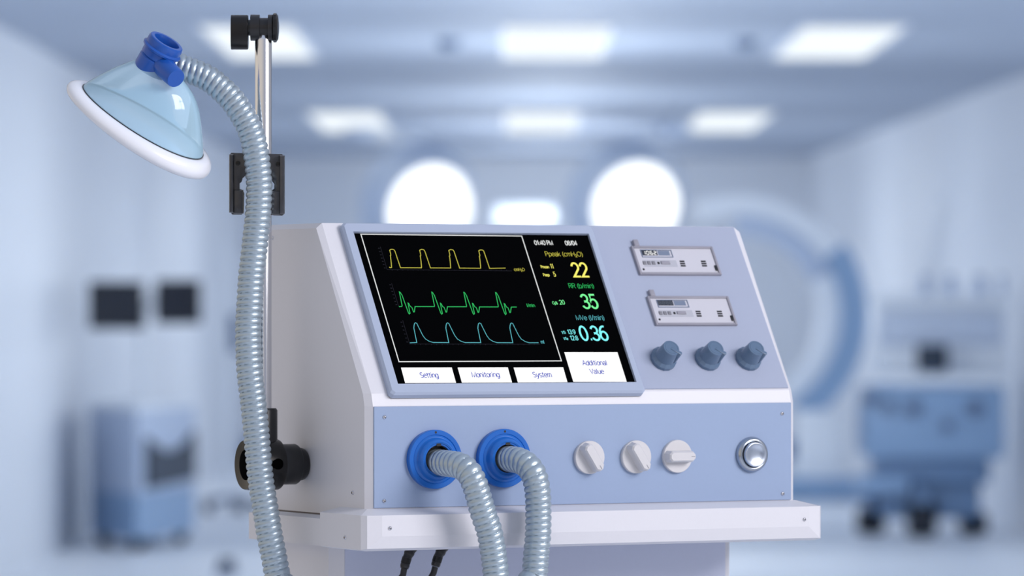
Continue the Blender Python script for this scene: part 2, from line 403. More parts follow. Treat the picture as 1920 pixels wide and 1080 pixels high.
line('plot_border', [(676.5, 439.3), (978, 442.8), (1052.5, 676.8), (748, 678.4)], 2.2, E_LINE, True)
c6 = lambda pts, dx=0, dy=0: [(700+(x+dx)/6, 440+(y+dy)/6) for x, y in pts]
y_t = [(203, 372), (204, 356), (199, 300), (193, 252), (190, 240), (196, 230), (188, 192), (183, 180), (189, 170), (207, 165), (230, 169), (242, 186), (305, 373)]
yl = c6([(178, 365), (186, 372)])
for dx, dy in ((0, 0), (337, 2), (665, 4), (1002, 7)): yl += c6(y_t, dx, dy)
yl += c6([(1487, 377)]); line('waveform', yl, 1.7, E_YELD)
g_t = [(320, 808), (323, 800), (292, 645), (300, 648), (322, 682), (394, 880), (403, 893), (412, 886), (389, 770), (397, 774), (415, 808), (432, 818), (452, 871), (460, 870), (469, 810)]
gl = c6([(288, 811)])
for dx, dy in ((0, 0), (364, 2), (725, 4), (1082, 6)): gl += c6(g_t, dx, dy)
gl += c6([(1612, 815)]); line('waveform', gl, 1.7, E_GRND)
c2 = lambda pts, dx=0, dy=0: [(820+(x+dx)/6, 550+(y+dy)/6) for x, y in pts]
c_t = [(128, 555), (95, 392), (98, 360), (105, 339), (116, 333), (128, 340), (150, 385), (195, 475), (225, 515), (265, 540), (312, 555)]
cl = [(768.5, 643)]
for dx, dy in ((-360, -1), (0, 0), (360, 1), (720, 2)): cl += c2(c_t, dx, dy)
cl += c2([(1138, 557)]); line('waveform', cl, 1.6, E_CYAD)
for ax, tick0 in (([(713, 462.5), (725.8, 505.5), (959.5, 508)], 7), ([(734, 531), (747.5, 574.5)], 7), ([(755, 600.5), (768, 645), (1012, 645.5)], 6)):
    o = MB(); o.ribbon(D(ax), .8*PXM, DO+EPS*.5, SF)
    (xa, ya), (xb, yb_) = ax[0], ax[1]
    for q in range(tick0):
        t = (q+.5)/tick0; x, y = xa+(xb-xa)*t, ya+(yb_-ya)*t
        o.ribbon(D([(x-5, y), (x-2, y)]), 1.5*PXM, DO+EPS*.5, SF)
    if len(ax) > 2:
        for q in range(1, 24):
            x = xb+(ax[2][0]-xb)*q/24; o.ribbon(D([(x, yb_+.3), (x, yb_+2)]), .8*PXM, DO+EPS*.5, SF)
    part(o, 'plot_axis', E_AXIS, DISP)

# --- text on the screen
def el(cx, cy, rx, ry, a0=0, a1=360):
    n = max(4, int(abs(a1-a0)/15)); return [(cx+rx*math.cos(math.radians(a0+(a1-a0)*k_/n)), cy+ry*math.sin(math.radians(a0+(a1-a0)*k_/n))) for k_ in range(n+1)]
def full(cx, cy, rx, ry): return ('c', el(cx, cy, rx, ry)[:-1])
def dot(x, y): return [(x-.055, y), (x+.055, y)]
SIX = [full(.3, .31, .26, .31), el(.40, .42, .36, .58, 180, 75)]
TWO = [el(.3, .71, .25, .29, 170, -35)+[(.04, 0), (.57, 0)]]
ESS = el(.3, .745, .24, .255, 35, 250)+el(.3, .255, .26, .255, 75, -145)
G = {' ': (.32, []), '0': (.62, [full(.3, .5, .27, .5)]), '1': (.46, [[(.08, .80), (.29, .98), (.29, 0)]]), '2': (.62, TWO),
     '3': (.62, [el(.29, .745, .24, .255, 165, -90)+el(.29, .255, .27, .255, 90, -165)]), '4': (.62, [[(.43, 0), (.43, 1), (.02, .27), (.58, .27)]]),
     '5': (.62, [[(.53, 1), (.13, 1), (.08, .50)]+el(.29, .33, .27, .33, 140, -155)]), '6': (.62, SIX),
     '8': (.62, [full(.3, .76, .22, .24), full(.3, .265, .27, .265)]), '9': (.62, [('c', [(.6-x, 1-y) for x, y in SIX[0][1]]), [(.6-x, 1-y) for x, y in SIX[1]]]),
     ':': (.24, [dot(.1, .07), dot(.1, .65)]), '.': (.26, [dot(.12, .05)]), '/': (.42, [[(.02, -.05), (.38, 1.05)]]),
     '(': (.34, [el(.52, .4, .42, .66, 122, 238)]), ')': (.34, [el(-.2, .4, .42, .66, 58, -58)]),
     '%': (.8, [full(.18, .75, .14, .22), full(.6, .22, .14, .22), [(.14, 0), (.64, 1)]]),
     'P': (.64, [[(.07, 0), (.07, 1), (.34, 1)]+el(.34, .74, .24, .26, 80, -80)+[(.34, .48), (.07, .48)]]),
     'R': (.68, [[(.07, 0), (.07, 1), (.36, 1)]+el(.36, .75, .24, .25, 80, -80)+[(.36, .5), (.07, .5)], [(.36, .5), (.62, 0)]]),
     'M': (.86, [[(.07, 0), (.07, 1), (.42, .05), (.77, 1), (.77, 0)]]), 'V': (.66, [[(.02, 1), (.32, 0), (.62, 1)]]), 'T': (.62, [[(.02, 1), (.58, 1)], [(.3, 1), (.3, 0)]]),
     'H': (.72, [[(.07, 0), (.07, 1)], [(.63, 0), (.63, 1)], [(.07, .52), (.63, .52)]]), 'O': (.82, [full(.4, .5, .36, .5)]), 'A': (.68, [[(.02, 0), (.33, 1), (.64, 0)], [(.13, .34), (.53, .34)]]),
     'S': (.64, [ESS]), 'p': (.60, [[(.07, -.27), (.07, .72)], full(.31, .36, .24, .36)]), 'b': (.60, [[(.07, 0), (.07, 1)], full(.31, .36, .24, .36)]),
     'd': (.60, [[(.53, 0), (.53, 1)], full(.29, .36, .24, .36)]), 'o': (.60, [full(.3, .36, .25, .36)]), 'c': (.56, [el(.3, .36, .25, .36, 48, 312)]),
     'e': (.58, [[(.05, .39), (.54, .39)]+el(.3, .36, .25, .36, 12, 318)]), 'a': (.58, [el(.28, .52, .21, .2, 165, 0)+[(.49, .1), (.54, 0)], full(.26, .2, .2, .2)]),
     'k': (.54, [[(.07, 0), (.07, 1)], [(.46, .72), (.07, .26)], [(.20, .42), (.50, 0)]]), 'm': (.86, [[(.07, 0), (.07, .72)], el(.24, .48, .17, .24, 180, 0)+[(.41, 0)], el(.60, .48, .18, .24, 180, 0)+[(.78, 0)]]),
     'n': (.58, [[(.07, 0), (.07, .72)], el(.29, .46, .22, .26, 180, 0)+[(.51, 0)]]), 'r': (.40, [[(.07, 0), (.07, .72)], el(.32, .42, .25, .30, 180, 80)]), 'i': (.24, [[(.1, 0), (.1, .72)], [(.1, .88), (.1, 1.0)]]),
     'l': (.24, [[(.1, 0), (.1, 1)]]), 't': (.40, [[(.19, .95), (.19, .16)]+el(.33, .14, .14, .14, 190, 270), [(.02, .72), (.36, .72)]]),
     'g': (.60, [full(.29, .36, .24, .36), [(.53, .72), (.53, -.02)]+el(.29, -.02, .24, .25, 0, -140)]), 'u': (.58, [[(.07, .72), (.07, .26)]+el(.28, .26, .21, .26, 180, 350)+[(.50, .72)], [(.50, .72), (.50, 0)]]),
     's': (.54, [[(x*.88, y*.72) for x, y in ESS]]), 'y': (.56, [[(.02, .72), (.28, 0)], [(.54, .72), (.25, -.12), (.16, -.26), (.06, -.26)]])}
G['_'] = (.40, [[(x*.6, y*.55-.16) for x, y in TWO[0]]])       # small lowered 2
for d_ in '012345689': G[d_] = (G[d_][0]+.05, G[d_][1])
def text(s, xl, xr, yb_, h, m, w=.1, name='readout', parent=None):
    a = S(xl, yb_, DO); b_ = S(xr, yb_, DO); t = S(xl, yb_-h, DO)
    tot = sum(G[ch][0] for ch in s)-.06; sh = .27*h*PXM/c_; a = (a[0]+sh, a[1]); ks = (b_[0]-a[0])/tot; kh = t[1]-a[1]
    mb = MB(); x0 = 0
    for q_, ch in enumerate(s):
        for st_ in G[ch][1]:
            cl_ = st_[0] == 'c'; pp = st_[1] if cl_ else st_
            mb.ribbon([(a[0]+(x0-.03+x)*ks, a[1]+y*kh) for x, y in pp], w*kh, DO+EPS*2.2, SF, cl_)
        x0 += G[ch][0]
    return part(mb, name, m, parent or DISP)
text('01:40 PM', 1001, 1037, 459.4, 7.8, E_LINE, .17, 'clock_readout')
text('08/04', 1058.7, 1082.8, 460, 7.8, E_LINE, .17, 'date_readout')
text('Ppeak (cmH_O)', 1021, 1093.5, 480.6, 8.4, E_YELD, .10)
text('Pmean', 1013.3, 1029.5, 503.3, 5, E_YEL, .15); text('11', 1030.8, 1038.8, 503.5, 8, E_YEL, .13)
text('Peep', 1017.8, 1030.5, 518.3, 5, E_YEL, .15); text('5', 1036.5, 1042.8, 518.7, 8.2, E_YEL, .13)
text('22', 1070.5, 1106.5, 518.9, 25.2, E_YEL, .135)
text('RR (b/min)', 1065, 1114.5, 540.6, 8.6, E_GRND, .10)
text('35', 1088.5, 1124, 578.3, 25.2, E_GRN, .135)
text('O_%', 1035, 1045.8, 571, 5.2, E_GRN, .14); text('20', 1048, 1059.7, 571, 7.8, E_GRN, .13)
text('MVe (l/min)', 1078.7, 1134, 600.5, 9, E_CYAD, .10)
text('0.36', 1085, 1143, 638.3, 25.8, E_CYA, .135)
text('VTi', 1052.5, 1061, 626.4, 5, E_CYA, .15); text('13.9', 1063, 1079.7, 626.8, 8, E_CYA, .14)
text('VTe', 1056, 1065.5, 637.9, 5, E_CYA, .15); text('12.8', 1068, 1084.7, 638.1, 8, E_CYA, .14)
text('cmH_O', 963, 984, 508.4, 5.6, E_YELD, .13, 'axis_unit'); text('l/min', 986.7, 1003.3, 576, 6.2, E_GRND, .13, 'axis_unit'); text('ml', 1013, 1021, 644.6, 6.4, E_CYAD, .13, 'axis_unit')
def button(q, words):
    o = part(MB().prism(D(q), DO, DO+EPS, SF), 'touch_button', E_WHITE, DISP)
    for s, xl, xr, yb_, h in words: text(s, xl, xr, yb_, h, E_INK, .125, 'button_caption')
button([(751.8, 689.3), (846.9, 689.1), (855, 717.8), (759.6, 718.2)], [('Setting', 786.4, 822.6, 708.5, 9.4)])
button([(858, 689.2), (952, 688.9), (960, 717.2), (866, 717.6)], [('Monitoring', 883, 937.5, 707.6, 9.4)])
button([(963, 689.2), (1055.8, 688.8), (1063.8, 716.6), (971, 717.2)], [('System', 998, 1035, 707.6, 9.4)])
button([(1058, 660.5), (1157.5, 660.5), (1175, 716), (1075, 716)], [('Additional', 1090.8, 1139, 685.2, 9.2), ('Value', 1105, 1133, 701.2, 9.2)])

# --- the two plug-in meters on the slope
SEG = {'0': 'abcdef', '1': 'bc', '2': 'abged', '6': 'acdefg', '8': 'abcdefg', '-': 'g'}
def seven(mb, ch, x, y, w, h, t, z):
    pts = {'a': ((x, y+h), (x+w, y+h)), 'b': ((x+w, y+h), (x+w, y+h/2)), 'c': ((x+w, y+h/2), (x+w, y)), 'd': ((x, y), (x+w, y)),
           'e': ((x, y), (x, y+h/2)), 'f': ((x, y+h/2), (x, y+h)), 'g': ((x, y+h/2), (x+w, y+h/2))}
    for c in SEG.get(ch, ''):
        (xa, ya), (xb, yb_) = pts[c]; d = Vector((xb-xa, yb_-ya)).normalized()*t*.3
        mb.ribbon([(xa+d.x, ya+d.y), (xb-d.x, yb_-d.y)], t, z, SF)
def meter(dpx, lit):
    X, Y = dpx
    q = lambda x, y, o: S(x+X, y+Y, o)
    rel = lambda x, y: (1170+x/6, 440+y/6)
    T0 = .0045
    a = q(*rel(90, 128), T0); c = q(*rel(1095, 440), T0)
    l, r, bt, tp = a[0], c[0], c[1], a[1]
    root = part(MB().prism([(l+.001, bt+.001), (r-.001, bt+.001), (r-.001, tp-.001), (l+.001, tp-.001)], .0012, .0030, SF), 'flow_meter', M_GFACE, label='silver plug in meter with lit digits' if lit else 'silver plug in meter with dark digits')
    e = .0018; f = MB()
    for (x0, x1, y0, y1) in ((l-.0006, l+e, bt-.0006, tp+.0006), (r-e, r+.0006, bt-.0006, tp+.0006), (l+e, r-e, bt-.0006, bt+e), (l+e, r-e, tp-e, tp+.0006)):
        f.prism([(x0, y0), (x1, y0), (x1, y1), (x0, y1)], .0012, T0, SF, .0005)
    part(f, 'frame', M_GFRAME, root, 40)
    fz = .0030
    pq = lambda x, y: q(*rel(x, y), fz)
    def rect(x0, y0, x1, y1, z0, z1, m, name, bev=0):
        A, B = pq(x0, y0), pq(x1, y0); C = pq(x0+(y1-y0)*.32, y1)
        return part(MB().prism([(A[0], C[1]), (B[0], C[1]), (B[0], A[1]), (A[0], A[1])], z0, z1, SF, bev), name, m, root)
    # display window: dark slip, frame, grey pane
    A, B, C = pq(178, 170), pq(527, 172), pq(203, 256)
    x0, x1, y0, y1 = A[0], B[0], C[1], A[1]; t = .0007
    f = MB()
    for (u0_, u1_, v0_, v1_) in ((x0, x0+t, y0, y1), (x1-t, x1, y0, y1), (x0+t, x1-t, y0, y0+t), (x0+t, x1-t, y1-t, y1)):
        f.prism([(u0_, v0_), (u1_, v0_), (u1_, v1_), (u0_, v1_)], fz, fz+.0006, SF)
    part(f, 'window_frame', M_LCDG, root)
    hh = y1-y0; ww = x1-x0
    part(MB().prism([(x0+t, y0+hh*.27), (x0+ww*.52, y0+hh*.27), (x0+ww*.52, y1-t), (x0+t, y1-t)], fz, fz+.0002, SF), 'digit_window', M_LCDB, root)
    part(MB().prism([(x0+ww*.55, y0+hh*.27), (x0+ww*.92, y0+hh*.27), (x0+ww*.92, y1-t*1.6), (x0+ww*.55, y1-t*1.6)], fz, fz+.0002, SF), 'side_window', M_LCDG, root)
    dg = MB(); dw = (ww*.52-t)/4.25
    for i, ch in enumerate('1062' if lit else '8888'):
        seven(dg, ch, x0+t+dw*(.32+i), y0+hh*.37, dw*.62, hh*.44, dw*.2, fz+.0003)
    part(dg, 'digits', E_WHITE if lit else M_SEGOFF, root)
    rect(208, 286, 582, 361, fz-.0002, fz+.0001, M_GPAD, 'button_pad')
    for xx in (208, 257, 308): rect(xx, 302, xx+34, 338, fz, fz+.0009, M_GBTN, 'button', .0002)
    rect(372, 308, 394, 332, fz, fz+.0004, M_BLACK, 'indicator')
    s1 = rect(410, 302, 508, 334, fz, fz+.0012, M_GFRAME, 'slide_switch', .0004)
    A = pq(221, 390); part(MB().lathe([(0, fz+.0004), (.0010, fz+.0004), (.0012, fz)], SF @ Matrix.Translation((A[0], A[1], 0)), 20), 'rivet', M_BLACK, root)
    for xx in (622, 862):
        v = MB()
        for r_ in range(3):
            yy = 293+r_*25; A, B = pq(xx+r_*7, yy), pq(xx+54+r_*7, yy); C = pq(xx+r_*7+5, yy+16)
            v.prism([(A[0], C[1]), (B[0], C[1]), (B[0], A[1]), (A[0], A[1])], fz, fz+.0003, SF)
        part(v, 'vent_slots', M_BLACK, root)
    rect(1012, 350, 1052, 408, fz, fz+.0012, M_BLACK, 'latch', .0003)
    A, B = q(*rel(96, 60), .004), q(*rel(150, 60), .004)
    tb = MB().prism([(A[0], tp+.0002), (B[0], tp+.0002), (B[0], A[1]), (A[0], A[1])], .0012, .0052, SF, .0005)
    part(tb, 'mount_tab', M_GFRAME, root)
meter((0, 0), True); meter((30, 94), False)

# --- dials on the slope
for i, (px, py) in enumerate(((1242.5, 674.5), (1325.5, 674.5), (1401.5, 674.5))):
    u, v = S(px, py, .0014); T = SF @ Matrix.Translation((u, v, .0014))
    kn = part(MB().lathe([(0, 0), (.0132, 0), (.0132, .0035), (.0106, .0062), (.0104, .0066)], T, 14), 'control_knob', M_KNOBB, sharp=12)
    part(MB().lathe([(.0104, .0050), (.0101, .0075), (.0084, .0204), (.0081, .0208), (.0068, .0208), (.0066, .02055), (.0064, .0208), (0, .0208)], T, 40), 'cap', M_KNOBB, kn, 25)
    a = math.radians(-38); R = T @ Matrix.Rotation(a, 4, 'Z')
    part(MB().prism([(-.0004, -.0021), (.0108, -.0018), (.0118, 0), (.0108, .0018), (.0004, .0008)], .0062, .0214, R, .0003), 'pointer', M_KNOBB, kn)

# --- white selector knobs on the front panel
for px, py, ang in ((1102.5, 857.5, -57), (1190.2, 856.5, -57), (1267.3, 855.5, 0)):
    x, z = FP(px, py, .001); T = FF @ Matrix.Translation((x, z, .0014))
    kn = part(MB().lathe([(0, 0), (.0158, 0), (.0158, .0034), (.0153, .0040), (0, .0040)], T, 48), 'selector_knob', M_KNOBW)
    R = T @ Matrix.Rotation(math.radians(ang), 4, 'Z')
    L, wd_ = .0142, .0049
    def oct_(L, w_, c): return [(-L+c, -w_), (L-c*1.2, -w_), (L, -w_+c*1.2), (L, w_-c*1.2), (L-c*1.2, w_), (-L+c, w_), (-L, w_-c), (-L, -w_+c)]
    h = MB(); lo, md, hi = oct_(L+.0008, wd_+.0009, .0026), oct_(L, wd_, .0026), oct_(L-.0012, wd_-.0012, .0022)
    zz = (.0036, .0130, .0146); bb = bmesh.new(); rg = [[bb.verts.new((p[0], p[1], z_)) for p in r_] for r_, z_ in zip((lo, md, hi), zz)]
    for a_, b_ in zip(rg, rg[1:]):
        for i in range(8): bb.faces.new((a_[i], a_[(i+1) % 8], b_[(i+1) % 8], b_[i]))
    bb.faces.new(rg[2]); h.merge(bb, R)
    hd = part(h, 'handle', M_KNOBW, kn, 12)
    part(MB().box((L-.0035, 0, .01462), (.0040, .0005, .0003), R), 'index_mark', M_GBTN, kn)

# --- round push button
x, z = FP(1408, 852, .001); T = FF @ Matrix.Translation((x, z, .0014))
pb = part(MB().lathe([(.0172, 0), (.0172, .0018), (.0165, .0040), (.0150, .0058), (.0138, .0062), (.0129, .0058), (.0126, .0045), (.0126, .001)], T, 64), 'push_button', mat('dark_chrome', (.42, .46, .52), .2, 1), sharp=50)
part(MB().lathe([(.0127, .002), (.0119, .0020), (.0119, .001)], T, 48), 'gap_ring', M_BLACK, pb)
part(MB().lathe([(.0119, .001), (.0119, .0090), (.0115, .0096), (.0108, .0097), (.0080, .0086), (.0040, .0079), (0, .0077)], T, 64), 'button_cap', mat('brushed_steel_button', (.50, .56, .66), .25, 1), pb, 50)

# --- blue hose ports
PORTS = []
for px, py in ((811.5, 861), (941, 859)):
    x, z = FP(px, py, .001); T = FF @ Matrix.Translation((x, z, .0014)); PORTS.append((x, z))
    prof = [(.0276, 0), (.0276, .0052), (.0270, .0060), (.0232, .0060), (.0226, .0054), (.0220, .0060), (.0204, .0066), (.0196, .0076), (.0190, .0096), (.0180, .0118), (.0165, .0130), (.0152, .0126), (.0148, .0120), (.0136, .0120), (.0133, .0116), (.0133, .0010), (0, .0010)]
    p_ = part(MB().lathe(prof, T, 72), 'hose_port', M_PORT, sharp=28)
    part(MB().lathe([(0, .0061), (.0011, .0061), (.0012, .0058)], T @ Matrix.Translation((0, .0252, 0)), 16), 'pin_hole', M_BLACK, p_)
    part(MB().box((0, .0142, .0112), (.0046, .0034, .0022), T), 'key_slot', M_BLACK, p_)
    part(MB().lathe([(.0132, .0105), (.0128, .0105), (.0128, .0012), (0, .0012)], T, 48), 'inner_cuff', M_DARKIN, p_)

# --- screws
def screw(T):
    o = part(MB().lathe([(.0019, 0), (.0019, .0005), (.0014, .0011), (0, .0013)], T, 20), 'screw', M_SCREW, sharp=50)
    part(MB().box((0, 0, .00125), (.0022, .0004, .0003), T).box((0, 0, .00125), (.0004, .0022, .0003), T), 'cross_slot', M_BLACK, o)
for px, py in ((719.5, 782), (1465, 775.5), (719, 939), (1466, 925.5)):
    x, z = FP(px, py); screw(FF @ Matrix.Translation((x, z, .0014)))
for px, py in ((731, 990.5), (1508, 974)):
    p = hit(px, py, (0, -TB, 0), (0, 1, 0)); screw(TR(p, (1, 0, 0), (0, 0, 1), (0, -1, 0)))
for px, py, X in ((662, 924, -CH), (511, 446, -CH), (647.5, 1008, -A2)):
    p = SIDE(px, py, X); screw(TR(p, (0, -1, 0), (0, 0, 1), (-1, 0, 0)))

# ================================================================== SUPPORT POLE WITH CLAMP
con = SIDE(571, 870); ky = con[1]; kz = con[2]
XD = Vector((c_, s_, 0))
PW = l2w((-CH-.0430, ky, kz))              # pole axis passes here
ARM = empty('support_pole', (PW.x, PW.y, PW.z), 'chrome pole standing in a black ball clamp on the left side of the ventilator', 'pole')
def ap(mb, name, m, parent=ARM, sharp=32, label=None): return mb.build(name, m, parent, (-PW.x, -PW.y, -PW.z), sharp, label=label)
PY_ = PW.y; kp = PY_/F
zt_ = P(494, 60, PY_).z
pr = 15.6*kp
ap(MB().lathe([(0, PW.z+.03), (pr, PW.z+.03), (pr, zt_-.008), (pr*.8, zt_-.003), (pr*.4, zt_), (0, zt_+.0005)], Matrix.Translation((PW.x, PW.y, 0)), 40), 'pole', M_CHROME, sharp=60)
# clamp: barrel along the machine's x axis
TX = TR(l2w((-CH, ky, kz)), (-s_, c_, 0), (0, 0, 1), XD)
flat = lambda p: Vector((p.x, max(p.y, -.0238), p.z))
cl_ = ap(MB().lathe([(0, -.040), (.0120, -.044), (.0145, -.0615), (.0232, -.0625), (.0245, -.0595), (.0252, -.050), (.0252, -.036), (.0246, -.0305), (.0236, -.0285), (0, -.0285)], TX, 64, flat), 'clamp_body', M_BLACKG, sharp=40)
ap(MB().lathe([(0, -.030), (.0188, -.030), (.0193, -.029), (.0193, -.0105), (.0183, -.0088), (0, -.0088)], TX, 48), 'clamp_sleeve', M_BLACK, sharp=50)
ap(MB().lathe([(0, -.0095), (.0158, -.0095), (.0160, -.006), (.0150, -.002), (.0135, -.0004), (0, -.0004)], TX, 48), 'clamp_pad', M_BLACK, sharp=60)
so = ap(MB().lathe([(0, PW.z+.018), (.0134, PW.z+.018), (.0134, PW.z+.0515), (.0122, PW.z+.0535), (.0086, PW.z+.0535)], Matrix.Translation((PW.x, PW.y, 0)), 40), 'pole_socket', M_BLACK)
hp = P(521, 870, PY_-.0225)
ap(MB().lathe([(.0052, .0012), (.0036, -.003), (.0030, -.003)], axis_frame(hp, (.35, -.94, 0)), 32).lathe([(0, -.0005), (.0046, -.0005)], axis_frame(hp, (.35, -.94, 0)), 32), 'clamp_hole', mat('hole_black', (.0008, .0008, .001), .9, spec=.05), cl_)  # flat disc, not bored: the hole's inner shade is put into its black colour
# head
TXh = lambda px, py: TR(P(px, py, PY_), (-s_, c_, 0), (0, 0, 1), XD)
q = 1/F*PY_
hz = P(494, 52, PY_)
TH_ = TR(hz, (0, 1, 0), (0, 0, 1), (1, 0, 0))
lx = lambda px: (px-494)*q
rk = lambda n: n*kp
head = ap(MB().lathe([(0, lx(470)), (rk(24.5), lx(470)), (rk(24.5), lx(487)), (rk(18.5), lx(487.5)), (rk(18.5), lx(502.5)), (rk(24.5), lx(503)), (rk(24.5), lx(511)), (0, lx(511))], TH_, 40), 'pole_head', M_BLACK)
ap(MB().lathe([(0, lx(510.5)), (rk(23), lx(510.8)), (rk(27.5), lx(513)), (rk(27.5), lx(518)), (rk(22), lx(521.5)), (rk(10), lx(523)), (0, lx(523.4))], TH_, 12), 'end_cap', M_BLACKG, head, 20)
ap(MB().lathe([(0, lx(464)), (rk(15), lx(464)), (rk(15), lx(471)), (0, lx(471))], TH_, 32), 'shaft', M_BLACK, head)
pts = []
for i in range(24):
    a = 2*PI*i/24; pts.append((rk(21)*math.cos(a), rk(21)*math.sin(a)+(rk(3) if math.sin(a) > 0 else -rk(20))))
ap(MB().prism(pts, lx(433.5), lx(465.5), TH_, .001), 'lever_knob', M_BLACKG, head, 40)
# clip holding the hose
CY = PY_-pr-.0035
def cpt(px, py): return ((px-CX)/F*CY, CAMZ+(YH-py)/F*CY)
CT = TR((0, CY, 0), (1, 0, 0), (0, 0, 1), (0, -1, 0))
ol = [(431, 397), (436, 402.5), (453, 402.5), (457.5, 398), (458, 362), (455, 356), (449.5, 354), (449.5, 344), (453, 341), (455, 334), (462, 328), (502, 328), (509, 334), (511, 341), (514.5, 345), (514.5, 354), (510, 357), (508, 362), (508, 398), (513, 404), (529, 404.5), (534, 400), (533.5, 293), (529, 289), (434, 286.5), (431, 290)]
ol = [cpt(*p) for p in ol][::-1]
clip = ap(MB().prism(ol, -.0035, .0035, CT, .0008), 'hose_clip', M_CLIP, label='smoky grey hose clip')
def cbar(x0, y0, x1, y1, d, name):
    A, B = cpt(x0, y0), cpt(x1, y1)
    ap(MB().prism([(A[0], B[1]), (B[0], B[1]), (B[0], A[1]), (A[0], A[1])], .003, .003+d, CT, .002), name, M_CLIP, clip)
cbar(430.5, 290, 439, 399, .007, 'side_rib'); cbar(525, 292, 534.5, 401, .007, 'side_rib')
cbar(438, 356, 457, 401, .0035, 'jaw'); cbar(508, 358, 526, 403.5, .0035, 'jaw')
for px, py in ((446.5, 306), (521.5, 308)):
    A = cpt(px, py); ap(MB().lathe([(.0022, .003), (.0022, .0052), (.0012, .0054), (.0012, .0045), (0, .0045)], CT @ Matrix.Translation((A[0], A[1], 0)), 20), 'clip_rivet', M_BLACKG, clip)

# ================================================================== HOSES
def hose(name, pts, R, label, pitch, amp=.0022, seg=36):
    path = resample(pts, pitch/10)
    o = empty(name, path[0], label, 'hose', 'ribbed breathing hoses')
    def rf(i, th):
        u = (i/10-th/(2*PI)) % 1
        return R-amp+amp*(abs(math.sin(PI*u))**.38)
    MB().tube(path, R, seg, True, rf).build('ribbed_tube', M_HOSE, o, -path[0], 60)
    return o, path
YH_ = CY-.0035-.0125-.0008
hy = lambda py: YH_ if py < 420 else YH_-.010*min(1, (py-420)/250)
hp_ = [(318, 119), (335, 124), (352, 131), (376, 140), (398, 152.5), (429, 180), (450, 208), (465, 234.5), (475, 262), (481, 294), (485, 330), (486, 360), (484, 400), (481, 430), (475.5, 480), (471, 520), (468, 570), (465.5, 620), (467, 680), (470, 715), (474.5, 750), (479.5, 800), (484, 850), (489, 900), (497, 950), (505, 1000), (513, 1040), (520, 1078), (532, 1130)]
w3 = [P(x, y, hy(y)+.004*max(0, (200-y)/80)) for x, y in hp_]
w3 += [l2w((-.05, .12, -.20)), l2w((-.035, .13, -.28)), l2w((-.01, .15, -.33)), l2w((.012, .16, -.34))]
h1, hpath = hose('breathing_hose', w3, 25*hy(600)/F, 'long silver ribbed hose running from the face mask down past the chrome pole', .0061)
hw = lambda L: [l2w(p) for p in L]
def fo(px, py, off):
    p = hit(px, py, (0, -off, 0), (0, 1, 0)); return l2w(p)
e1 = hw([(.165, -.066, -.20), (.166, -.05, -.27), (.166, -.005, -.32), (.166, .06, -.335), (.166, .105, -.336)])
hose('breathing_hose', [fo(816, 866, .003), fo(829, 868, .016), fo(846, 870, .031), fo(863, 873.5, .044), fo(879, 886, .054), fo(890, 908, .059), fo(899, 938, .060), fo(907, 965, .060), fo(918.5, 1000, .060), fo(927, 1050, .060), fo(930, 1090, .061), fo(930, 1130, .063)]+e1,
     25.4*4.4/F, 'silver ribbed hose plugged in the blue port nearest the pole', .0061)
e2 = hw([(.215, -.066, -.20), (.215, -.05, -.27), (.215, -.005, -.32), (.215, .06, -.335), (.215, .105, -.336)])
hose('breathing_hose', [fo(944, 860, .003), fo(958, 861, .016), fo(973, 863.5, .029), fo(988, 872, .040), fo(999, 886, .047), fo(1005, 903, .050), fo(1008.5, 927, .051), fo(1009.5, 955, .051), fo(1009, 1000, .052), fo(1005.5, 1040, .053), fo(1003, 1080, .055), fo(1002, 1125, .058)]+e2,
     25.4*4.4/F, 'silver ribbed hose plugged in the blue port nearest the white selector knobs', .0061)

# ================================================================== FACE MASK
YM = YH_-.004; km = YM/F; tau = math.radians(17)
a1 = Vector((.852, 0, -.524)); aw = Vector((.524*math.cos(tau), -math.sin(tau), .852*math.cos(tau))); a2 = Vector((-.524*math.sin(tau), -math.cos(tau), -.852*math.sin(tau)))
C0 = P(267.5, 228, YM)
MASK = empty('face_mask', C0, 'clear blue oxygen face mask with a white cushion hanging on the long hose', 'mask')
def mp(mb, name, m, parent=MASK, sharp=45, label=None): return mb.build(name, m, parent, -C0, sharp, label=label)
def mk(x, y, h): return C0+(a1*x+a2*y+aw*h)*km
NS = 96
def egg(half, sh, h, grow=0):
    out = []
    for i in range(NS):
        f = 2*PI*i/NS; mn = half*.655*(1+.10*math.cos(f))
        out.append(mk(sh+(half+grow)*math.cos(f), (mn+grow)*math.sin(f), h*(1+.2*math.cos(f)) if h < 0 else h))
    return out
def loft(mb, rings, closed=False):
    vv = [v for r in rings for v in r]; n = len(rings); fs_ = []
    for k_ in range(n if closed else n-1):
        k2 = (k_+1) % n
        for i in range(NS): fs_.append((k_*NS+i, k_*NS+(i+1) % NS, k2*NS+(i+1) % NS, k2*NS+i))
    return mb.add(vv, fs_)
prof = [(-2, 0, 130), (4, 0, 129), (12, -.5, 125), (22, -1, 119), (34, -1.5, 112), (46, -2, 104), (58, -2.5, 96), (70, -3, 87), (80, -4, 78.5), (88, -5.5, 71), (95, -8, 63), (102, -12, 53), (107, -17, 45), (110, -22, 38), (112, -30, 28)]
dome = mp(loft(MB(), [egg(hf, sh, h) for h, sh, hf in prof]), 'mask_shell', M_DOME, label='clear blue shell')
mp(loft(MB(), [egg(130, 0, -1, 1), egg(130, 0, 1.4, 1.2), egg(130, 0, 1.8, -2.2), egg(130, 0, -1, -2.2)], True), 'shell_rim', mat('rim_dark', (.01, .012, .016), .3), dome)
cp = [(0, 0), (8, 1), (15, -1), (21, -5), (25.5, -11), (26.5, -18), (24, -24), (16, -28), (4, -28), (-6, -24), (-10, -17), (-7, -9), (-4, -3)]
